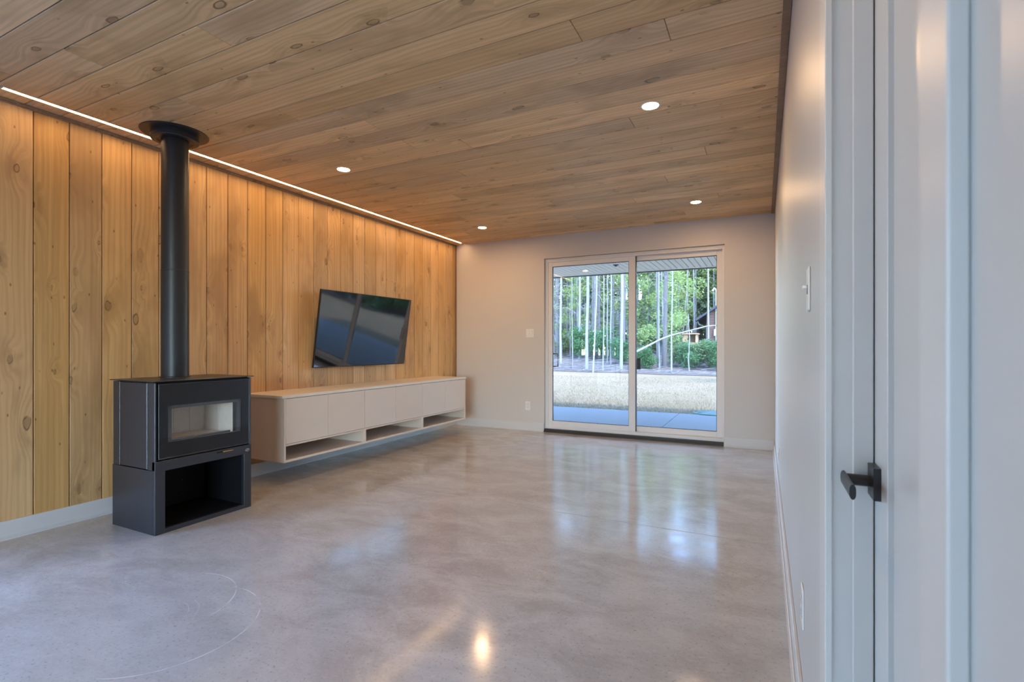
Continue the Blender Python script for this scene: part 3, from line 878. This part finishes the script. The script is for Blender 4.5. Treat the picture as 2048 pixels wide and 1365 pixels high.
# lawn and forest floor as height fields
def field(name, x0, x1, y0, y1, nx, ny, mat, zoff=0.0, clip=None):
    vs = []; fs = []
    for j in range(ny + 1):
        for i in range(nx + 1):
            x = x0 + (x1 - x0) * i / nx
            tt = j / ny
            ya, yb_ = (y0(x) if callable(y0) else y0), (y1(x) if callable(y1) else y1)
            y = ya + (yb_ - ya) * tt
            vs.append((x, y, gz(x, y) + zoff(x, y) if callable(zoff) else gz(x, y) + zoff))
    for j in range(ny):
        for i in range(nx):
            a = j * (nx + 1) + i
            fs.append((a, a + 1, a + nx + 2, a + nx + 1))
    m = MB().raw(vs, fs, True)
    return m.build(name, mat)
edge = lambda x: 21.9 + .16 * max(0, min(-x, 14)) - 2.0 * max(0, min(x - .3, 4.4)) + .35 * noise.noise(Vector((x * .6, 3.1, 0)))
ln = field('lawn', -60, 60, 9.735, lambda x: edge(x) + 1.2, 120, 12, 'lawn', lambda x, y: -.035)
struct(ln, 'dry straw-coloured lawn beyond the patio')
struct(MB().box(-60, 60, -60, 9.9, -.5, -.22).build('ground', 'gravel'))
ff = field('forest_floor', -60, 60, edge, 90, 120, 60, 'litter', lambda x, y: .05 * noise.noise(Vector((x * 1.3, y * 1.3, 5))) * min(1, max(0, y - edge(x))) - .018)
struct(ff, 'forest floor covered in brown sticks and leaf litter')

# short dry grass blades on the near lawn
gr = MB()
rnd = random.Random(3)
for i in range(24000):
    d = rnd.random() ** 1.6
    y = 9.76 + d * 10.5
    x = -y * .42 + rnd.uniform(-.26, .34) * y
    z = -.037; hgt = rnd.uniform(.02, .05); a = rnd.uniform(0, pi); w_ = .004 + .003 * d
    lx, ly = rnd.uniform(-.02, .02), rnd.uniform(-.02, .02)
    gr.raw([(x - w_ * cos(a), y - w_ * sin(a), z), (x + w_ * cos(a), y + w_ * sin(a), z), (x + lx, y + ly, z + hgt)], [(0, 1, 2)])
go = gr.build('grass', 'grass', ln); go['kind'] = 'stuff'

# sticks and litter at the forest edge
stk = MB()
for i in range(1500):
    x = rnd.uniform(-16, 8); y = edge(x) + .1 + rnd.random() ** 1.5 * 13
    L = rnd.uniform(.12, .7); a = rnd.gauss(0, .6); z = gz(x, y) + rnd.uniform(.0, .10)
    r = rnd.uniform(.006, .018)
    stk.tube([(x - L * cos(a), y - L * sin(a), z - rnd.uniform(0, .03)), (x + L * cos(a), y + L * sin(a), z + rnd.uniform(0, .12))], [r, r * .6], 3, False)
sko = stk.build('fallen_sticks', 'twig', ff); sko['kind'] = 'stuff'

# green round lid at the patio edge
lid = empty('tank_lid', (-.86, 9.98, -.03), 'round green plastic lid in the grass at the patio edge', 'lid')
MB().lathe([(.33, -.02), (.33, .012), (.315, .020), (.20, .030), (.02, .034), (.001, .034)], (-.86, 10.0, -.03), 40).build('cover', 'green_lid', lid)
for q in range(8):
    a = q * pi / 4
    MB().box(-.003, .003, .05, .30, .018, .032, .002).xf(Matrix.Translation((-.86, 10.0, -.028)) @ Matrix.Rotation(a, 4, 'Z')).build('rib', 'green_lid', lid)

# ------------------------------------------------------------------ trees
def trunk_mesh(r0, h, lean, seed, seg=9, top=.35):
    rn = random.Random(seed); pts = []; rad = []
    n = 9; ox = oy = 0
    for i in range(n + 1):
        t_ = i / n
        pts.append((lean * h * t_ + ox, oy, h * t_ - .15 * (i == 0)))
        rad.append(r0 * (1.25 if i == 0 else 1) * (1 - (1 - top) * t_))
        ox += rn.uniform(-.04, .04); oy += rn.uniform(-.04, .04)
    return MB().tube(pts, rad, seg, False), pts
def twigs_mesh(pts, seed, n, z0, z1, L0, L1, droop):
    rn = random.Random(seed); m = MB()
    H_ = pts[-1][2]
    for i in range(n):
        z = rn.uniform(z0, z1); t_ = min(.999, max(0, z / H_)) * (len(pts) - 1); k = int(t_); f = t_ - k
        bx_ = pts[k][0] * (1 - f) + pts[k + 1][0] * f; by = pts[k][1] * (1 - f) + pts[k + 1][1] * f
        a = rn.uniform(0, 2 * pi); L = rn.uniform(L0, L1); p = []
        for q in range(4):
            u = q / 3
            p.append((bx_ + cos(a) * L * u, by + sin(a) * L * u, z + L * (.28 * u - droop * u * u)))
        m.tube(p, [.014, .010, .007, .004], 3, False)
    return m
def leaves(m, c, n, sp, size, rn, flat=1.0, droop=0):
    for i in range(n):
        while True:
            d = Vector((rn.uniform(-1, 1), rn.uniform(-1, 1), rn.uniform(-1, 1)))
            if d.length < 1: break
        p = Vector(c) + Vector((d.x * sp, d.y * sp, d.z * sp * flat))
        a = Vector((rn.gauss(0, 1), rn.gauss(0, 1), rn.gauss(0, .6))).normalized()
        b_ = a.cross(Vector((rn.gauss(0, 1), rn.gauss(0, 1), rn.gauss(0, 1)))).normalized()
        s_ = size * rn.uniform(.6, 1.3)
        m.raw([p - a * s_, p + b_ * s_ * .45, p + a * s_, p - b_ * s_ * .45], [(0, 1, 2, 3)])
def conifer_foliage(seed, z0, z1, r0, n, size):
    rn = random.Random(seed); m = MB()
    for i in range(n):
        t_ = rn.random(); z = z0 + (z1 - z0) * t_
        R_ = r0 * (1 - t_) ** .7 + .15; a = rn.uniform(0, 2 * pi); L = R_ * rn.uniform(.5, 1.0)
        for q in range(5):
            u = (q + 1) / 5
            leaves(m, (cos(a) * L * u, sin(a) * L * u, z - L * .38 * u * u), 5, .13 + .10 * u, size, rn, .45)
    return m
def bushy_foliage(seed, clusters, size, per):
    rn = random.Random(seed); m = MB()
    for (c, sp) in clusters:
        leaves(m, c, int(per * sp * sp * 6), sp, size, rn, .8)
    return m

def make_tree(kind, seed):
    rn = random.Random(seed)
    if kind == 'bare_pale' or kind == 'bare_grey':
        root = empty('bare_tree', (0, 0, 0)); h = 15
        tm, pts = trunk_mesh(.075, h, 0, seed)
        tm.build('trunk', 'bark_pale' if kind == 'bare_pale' else 'bark_grey', root)
        tw = twigs_mesh(pts, seed, 60 if kind == 'bare_grey' else 24, 1.2, 11, .5, 1.5, .55).build('branches', 'twig', root); tw['kind'] = 'stuff'
        cl = [((rn.uniform(-1.2, 1.2), rn.uniform(-1.2, 1.2), rn.uniform(8, 15)), rn.uniform(.5, .9)) for _ in range(9)]
        f = bushy_foliage(seed, cl, .10, 34).build('foliage', 'leaf_mid', root); f['kind'] = 'stuff'
    elif kind == 'conifer':
        root = empty('conifer_tree', (0, 0, 0))
        tm, pts = trunk_mesh(.11, 13, 0, seed, top=.2); tm.build('trunk', 'bark_grey', root)
        f = conifer_foliage(seed, 1.4, 13, 1.9, 150, .12).build('foliage', 'leaf_mid', root); f['kind'] = 'stuff'
    elif kind == 'leafy':
        root = empty('leafy_tree', (0, 0, 0))
        tm, pts = trunk_mesh(.05, 9, rn.uniform(-.05, .05), seed); tm.build('trunk', 'bark_pale', root)
        cl = []
        for _ in range(26):
            z = rn.uniform(1.0, 9.5); R_ = 1.9 * sin(min(1, z / 9.5) * pi * .9 + .2)
            cl.append(((rn.uniform(-R_, R_), rn.uniform(-R_, R_), z), rn.uniform(.35, .8)))
        f = bushy_foliage(seed, cl, .085, 52).build('foliage', 'leaf_bright', root); f['kind'] = 'stuff'
    elif kind == 'shrub':
        root = empty('shrub', (0, 0, 0))
        sm_ = MB()
        for _ in range(7):
            a = rn.uniform(0, 2 * pi); sm_.tube([(0, 0, 0), (cos(a) * .4, sin(a) * .4, .7), (cos(a) * .7, sin(a) * .7, 1.3)], [.02, .014, .006], 4, False)
        sm_.build('stems', 'bark_grey', root)
        cl = [((rn.uniform(-.9, .9), rn.uniform(-.8, .8), rn.uniform(.25, 1.5)), rn.uniform(.28, .5)) for _ in range(26)]
        f = bushy_foliage(seed, cl, .055, 260).build('foliage', 'leaf_dark' if seed % 2 else 'leaf_mid', root); f['kind'] = 'stuff'
    return root

protos = {k: [make_tree(k, 11 + 7 * i) for i in range(n)] for k, n in (('bare_pale', 3), ('bare_grey', 2), ('conifer', 3), ('leafy', 3), ('shrub', 2))}
first = {id(p): True for v in protos.values() for p in v}
def plant(kind, x, y, rotz, sc, label, cat, group, i=None):
    p = protos[kind][i if i is not None else rnd.randrange(len(protos[kind]))]
    z = gz(x, y) - .05
    if first[id(p)]:
        first[id(p)] = False
        p.location = (x, y, z); p.rotation_euler = (0, 0, rotz); p.scale = (sc, sc, sc); o = p
    else:
        o = copy_tree(p, (x, y, z), rotz, sc)
    tag(o, label, cat, group)
    return o

# placed trunks at the forest edge: kind, x, y, radius, lean, label
edge_trees = [
 ('p', -10.09, 26.42, .063, 0, 'straight white trunk just inside the left edge of the patio door'),
 ('p', -7.68, 23.6, .073, 0, 'stout white trunk left of centre in the left door pane, standing at the lawn edge'),
 ('p', -8.66, 24.34, .022, 0, 'very thin white sapling between the leftmost white trunk and the stout one'),
 ('p', -7.17, 22.96, .036, .032, 'thin white trunk leaning slightly right, just right of the stout white one'),
 ('p', -6.93, 23.75, .032, 0, 'thin white trunk in the middle of the left door pane'),
 ('p', -6.09, 23.94, .072, 0, 'stout white trunk near the meeting stile of the patio door'),
 ('p', -11.69, 44.33, .111, .023, 'far white trunk behind the stout one near the meeting stile'),
 ('p', -7.47, 27.17, .041, 0, None), ('p', -7.73, 27.42, .035, 0, None),
 ('d', -12.43, 31.9, .151, 0, 'thick dark grey trunk at the far left edge of the glass'),
 ('d', -12.8, 36.47, .132, 0, None), ('d', -11.95, 35.49, .092, 0, None), ('d', -11.37, 35.56, .146, 0, 'thick dark grey trunk right behind the stout white one'),
 ('d', -9.51, 31.85, .081, 0, None), ('d', -6.9, 27.84, .083, 0, 'dark grey trunk just right of the stout white one by the meeting stile'),
 ('p', -8.99, 37.69, .075, -.11, 'white trunk leaning left beside the meeting stile'),
 ('d', -14.09, 37.44, .049, .195, 'slim dark trunk leaning strongly to the right at the left of the glass'),
 ('p', -9.66, 43.61, .107, .012, 'white trunk at the left edge of the right door pane'),
 ('t', -9.63, 44.96, .22, .056, 'thickest pale grey trunk, leaning slightly, in the right door pane'),
 ('d', -4.37, 25.63, .111, 0, 'thick grey trunk in the middle of the right door pane'),
 ('p', -3.74, 23.77, .034, 0, 'thin pale trunk just right of the thick grey one'),
 ('p', -4.44, 24.7, .036, 0, 'thin pale trunk just left of the thick grey one'),
 ('d', -4.73, 25.79, .031, 0, None),
 ('p', -3.06, 24.55, .029, 0, 'short thin dead stem in front of the dark shrubs'),
 ('p', -5.12, 43.52, .061, 0, None), ('p', -6.35, 43.52, .062, 0, None), ('p', -3.5, 37.96, .07, 0, 'pale trunk rising behind the brown cabin roof'),
 ('p', -5.98, 43.54, .051, .08, None), ('p', -8.41, 43.56, .053, 0, None), ('p', -8.08, 40.48, .039, 0, None)]
for i, (kd, x, y, r, lean, lab) in enumerate(edge_trees):
    z = gz(x, y)
    hgt = 5.0 if 'dead stem' in (lab or '') else 16
    if 'dead stem' in (lab or ''): hgt = 2.6
    root = empty('tree_trunk' if hgt < 4 else 'bare_tree', (x, y, z), lab or 'thin bare trunk standing deeper among the forest trees', 'tree', None if lab else 'thin bare trunks deeper in the wood')
    tm, pts = trunk_mesh(r, hgt, lean, 100 + i, 10, .55)
    tm.xf(Matrix.Translation((x, y, z))).build('trunk', 'bark_grey' if kd == 'd' else 'bark_pale', root)
    if hgt > 4:
        tw = twigs_mesh(pts, 200 + i, 46 if i in (0, 9, 10, 11) else (30 if kd == 'd' else 12), 1.6 if kd == 'd' else 3.0, 9, .35, 1.3, .7).xf(Matrix.Translation((x, y, z))).build('branches', 'twig', root)
        tw['kind'] = 'stuff'
# fallen leaning branch
fpts = [(-5.68, 24.0, gz(-5.68, 24.0)), (-5.63, 24.02, .55), (-5.46, 24.09, .91), (-4.36, 24.63, 1.53), (-3.91, 24.86, 1.72), (-3.15, 25.23, 1.93), (-2.42, 25.6, 2.14), (-1.88, 25.87, 2.2), (-.6, 26.4, 2.15)]
lb = MB().tube(fpts, [.055, .054, .050, .042, .038, .032, .028, .024, .015], 8)
tag(lb.build('fallen_branch', 'bark_pale', None, fpts[0]), 'long pale arching branch leaning across the trees in the right door pane', 'branch')

# the wood behind
rnd = random.Random(21)
gB = 'trees filling the wood behind the lawn'
def far_ok(x, y, clear=1.6):
    return not (-5.2 < x < 3.6 and 36.5 < y < 47) and not (y < 47 and -.142 * y - .9 < x < -.055 * y)
for i in range(58):
    y = rnd.uniform(28, 62); x = rnd.uniform(-.62, .62) * y - 2
    if i < 34: x = -y * rnd.uniform(.06, .45)
    if far_ok(x, y):
        plant('bare_grey' if rnd.random() < .45 else 'bare_pale', x, y, rnd.uniform(0, 6), rnd.uniform(.8, 1.25), 'slender bare-stemmed tree deep in the wood behind the lawn', 'tree', gB)
for i in range(52):
    y = rnd.uniform(33, 72); x = rnd.uniform(-.62, .62) * y - 2
    if i < 30: x = -y * rnd.uniform(.04, .48)
    if far_ok(x, y):
        plant('conifer', x, y, rnd.uniform(0, 6), rnd.uniform(.7, 1.2), 'green conifer in the wood behind the lawn', 'tree', 'conifers in the wood')
for i in range(62):
    y = rnd.uniform(32, 70); x = rnd.uniform(-.62, .62) * y - 2
    if i < 40: x = -y * rnd.uniform(.04, .47)
    if far_ok(x, y):
        plant('leafy', x, y, rnd.uniform(0, 6), rnd.uniform(.7, 1.25), 'light green leafy tree in the wood behind the lawn', 'tree', 'leafy trees in the wood')
plant('leafy', -4.6, 27.2, .4, .80, 'light green sapling around the thick grey trunk in the right pane', 'tree', None)
plant('conifer', -5.9, 33.5, .4, .9, 'green conifer left of the brown cabin', 'tree', None)
plant('leafy', -5.4, 29.5, 1.4, 1.0, 'light green sapling behind the dark shrubs in the right pane', 'tree', None)
plant('leafy', -11.2, 31.0, 2.4, .55, 'low bright green sapling behind the slim dark leaning trunk', 'tree', None)
for j, (x, y, sc_, lab) in enumerate(((-5.1, 25.0, .62, 'low green shrub left of the thick grey trunk'), (-5.55, 25.2, .60, 'low green shrub at the left edge of the right pane'), (-7.05, 27.3, .8, 'dark green bush between the trunks in the left pane'),
                                 (-3.5, 26.3, .75, 'dark green shrub right of the thick grey trunk'), (-2.9, 25.6, .78, 'dark green shrub behind the short dead stem'), (-2.25, 25.9, .82, 'dark green shrub below the brown cabin'), (-1.6, 25.6, .75, 'dark green shrub at the right edge of the glass'), (-.7, 25.8, .8, 'green shrub hidden behind the right door frame'))):
    plant('shrub', x, y, j * 1.3, sc_, lab, 'shrub', 'shrubs at the forest edge', j % 2)
for i in range(26):
    y = rnd.uniform(29, 45); x = -y * rnd.uniform(-.5, .45)
    if far_ok(x, y): plant('shrub', x, y, rnd.uniform(0, 6), rnd.uniform(.7, 1.3), 'leafy green undergrowth between the trunks of the wood', 'shrub', 'undergrowth in the wood')

for i in range(34):
    y = rnd.uniform(48, 66); x = -y * rnd.uniform(.0, .135)
    plant('conifer' if i % 3 else 'leafy', x, y, rnd.uniform(0, 6), rnd.uniform(1.0, 1.35), 'tall green tree in the wood behind the brown cabin and plywood hut', 'tree', 'trees behind the cabin')
for i in range(46):
    y = rnd.uniform(52, 74); x = y * (.10 - .6 * (i + rnd.random()) / 46)
    if far_ok(x, y): plant('shrub', x, y, rnd.uniform(0, 6), rnd.uniform(2.0, 2.8), 'tall leafy undergrowth at the far back of the wood', 'shrub', 'undergrowth at the back of the wood')
for i in range(6):
    y = rnd.uniform(48, 54); x = -y * (.05 + .016 * i)
    plant('bare_pale', x, y, rnd.uniform(0, 6), 1.2, 'pale bare-stemmed tree rising behind the brown cabin and hut', 'tree', 'pale trees behind the cabin')
for i in range(30):
    y = rnd.uniform(29, 50); x = -y * rnd.uniform(.22, .42)
    plant('bare_grey' if i % 3 else 'bare_pale', x, y, rnd.uniform(0, 6), rnd.uniform(.7, 1.1), 'bare grey or pale trunk among many seen through the left door pane', 'tree', 'trunks seen through the left door pane')
# the wood also comes close on the right (seen in reflections)
for i in range(34):
    x = rnd.uniform(2, 20) if i > 14 else 1.2 + i * .62; y = edge(x) + (rnd.uniform(1.5, 9) if i > 14 else .9)
    if not (x < 9 and y > 36):
        plant(rnd.choice(['leafy', 'conifer', 'shrub', 'bare_grey', 'conifer']) if i > 14 else 'shrub', x, y, rnd.uniform(0, 6), rnd.uniform(.8, 1.2), 'tree or bush of the wood right of the lawn, mirrored in the television', 'tree', 'wood right of the lawn')
for i in range(48):  # unseen trees added to block bright sky mirrored in the door glass
    plant(rnd.choice(['conifer', 'conifer', 'leafy']), -3.5 - (i % 24) * .8, rnd.uniform(-44, -26), rnd.uniform(0, 6), rnd.uniform(.9, 1.3), 'unseen tree added in front of the house to darken reflections in the door glass', 'tree', 'trees added in front of the house')
for i in range(34):  # unseen rows added beyond the left window, hiding low sky from reflections
    plant(rnd.choice(['conifer', 'conifer', 'leafy']), rnd.uniform(-32, -19), -20 + i * .95, rnd.uniform(0, 6), rnd.uniform(.75, 1.0), 'unseen tree added left of the house to keep low sky out of reflections', 'tree', 'trees added left of the house')

# ------------------------------------------------------------------ brown cabin and plywood box
cabin = empty('cabin', (-1.0, 42.0, gz(-3, 41)), 'brown boarded cabin with a dark sloping roof at the right edge of the glass', 'building')
cz = gz(-3, 41) - .3
cm = MB()
cx0, cx1, cy0, cy1 = -3.85, 3.2, 40.6, 46
cm.raw([(cx0, cy0, cz), (cx1, cy0, cz), (cx1, cy0, 3.55), ((cx0 + cx1) / 2, cy0, 5.9), (cx0, cy0, 3.55), (cx0, cy1, cz), (cx1, cy1, cz), (cx1, cy1, 3.55), ((cx0 + cx1) / 2, cy1, 5.9), (cx0, cy1, 3.55)],
       [(0, 1, 2, 3, 4), (5, 6, 7, 8, 9), (0, 4, 9, 5), (1, 2, 7, 6), (2, 3, 8, 7), (3, 4, 9, 8), (0, 1, 6, 5)])
cm.build('wall', 'siding', cabin)
zz = cz + .1
while zz < 5.6:
    half = (cx1 - cx0) / 2 if zz < 3.5 else max(.2, (5.9 - zz) / 2.35 * (cx1 - cx0) / 2)
    mcx = (cx0 + cx1) / 2
    MB().box(mcx - half, mcx + half, cy0 - .03, cy0, zz + .008, zz + .212, .01).build('board', 'siding', cabin)
    zz += .22
sl = (5.9 - 3.55) / ((cx1 - cx0) / 2)
ro = MB()
ox = .75
for sgn in (-1, 1):
    mcx = (cx0 + cx1) / 2; xe = mcx + sgn * ((cx1 - cx0) / 2 + ox); ze = 3.55 - sl * ox
    a_ = [(mcx, cy0 - .5, 5.92), (xe, cy0 - .5, ze), (xe, cy1 + .4, ze), (mcx, cy1 + .4, 5.92)]
    ro.raw(a_ + [(x, y, z + .16) for x, y, z in a_], [(0, 1, 2, 3), (4, 5, 6, 7), (0, 1, 5, 4), (1, 2, 6, 5), (2, 3, 7, 6), (3, 0, 4, 7)])
ro.build('roof', 'roof', cabin)
MB().tube([(cx0 - .6, cy0 - .3, 3.05), (cx0 - .5, cy0 - .3, 2.8), (cx0 - .02, cy0 - .08, 2.65), (cx0 - .02, cy0 - .08, cz)], .045, 8).build('downspout', 'fascia', cabin)
pp = MB().tube([(-3.17, cy0 - .12, 1.2), (-3.17, cy0 - .12, 5.35)], .055, 8)
pp.box(-3.33, -3.02, cy0 - .22, cy0 - .05, 1.95, 2.45, .02).tube([(-3.17, cy0 - .12, 5.35), (-3.3, cy0 - .14, 5.5), (-3.42, cy0 - .14, 5.3)], .07, 8)
pp.build('service_mast', 'pole', cabin)
MB().box(-3.02, -2.86, cy0 - .16, cy0 - .03, 2.95, 3.2, .02).build('porch_lamp', 'crate', cabin)
bxr = empty('plywood_box', (-4.8, 38.0, gz(-4.8, 38)), 'small open plywood hut among the trees left of the cabin', 'hut')
bb = MB(); X0, X1, Y0, Y1, Z0, Z1_ = -5.15, -4.2, 37.6, 38.6, gz(-4.8, 38) - .1, 2.02
bb.box(X0, X0 + .10, Y0, Y1, Z0, Z1_).box(X1 - .10, X1, Y0, Y1, Z0, Z1_).box(X0 + .1, X1 - .1, Y1 - .06, Y1, Z0, Z1_).box(X0 + .1, X1 - .1, Y0, Y0 + .06, Z0, 1.45).box(X0 + .1, X0 + .35, Y0, Y0 + .06, 1.45, Z1_)
bb.build('walls', 'crate', bxr)
MB().box(X0 - .08, X1 + .08, Y0 - .1, Y1 + .05, Z1_, Z1_ + .08, .01).build('roof', 'crate', bxr)

# ------------------------------------------------------------------ sky portals in the openings
def portal(loc, sx, sy, rot):
    d = bpy.data.lights.new('sky_portal', 'AREA'); d.shape = 'RECTANGLE'; d.size = sx; d.size_y = sy; d.energy = 1
    d.cycles.is_portal = True
    o = bpy.data.objects.new('sky_portal', d); COL.objects.link(o); o.location = loc; o.rotation_euler = rot
portal((XL - .17, (WY0 + WY1) / 2, WZ1 / 2), WZ1, WY1 - WY0, (0, -pi / 2, 0))
portal(((FX0 + FX1) / 2, YF - .17, FZ1 / 2), FX1 - FX0, FZ1, (pi / 2, 0, 0))
portal(((DX0 + DX1) / 2, YB + .17, DZ1 / 2), DX1 - DX0, DZ1, (-pi / 2, 0, 0))
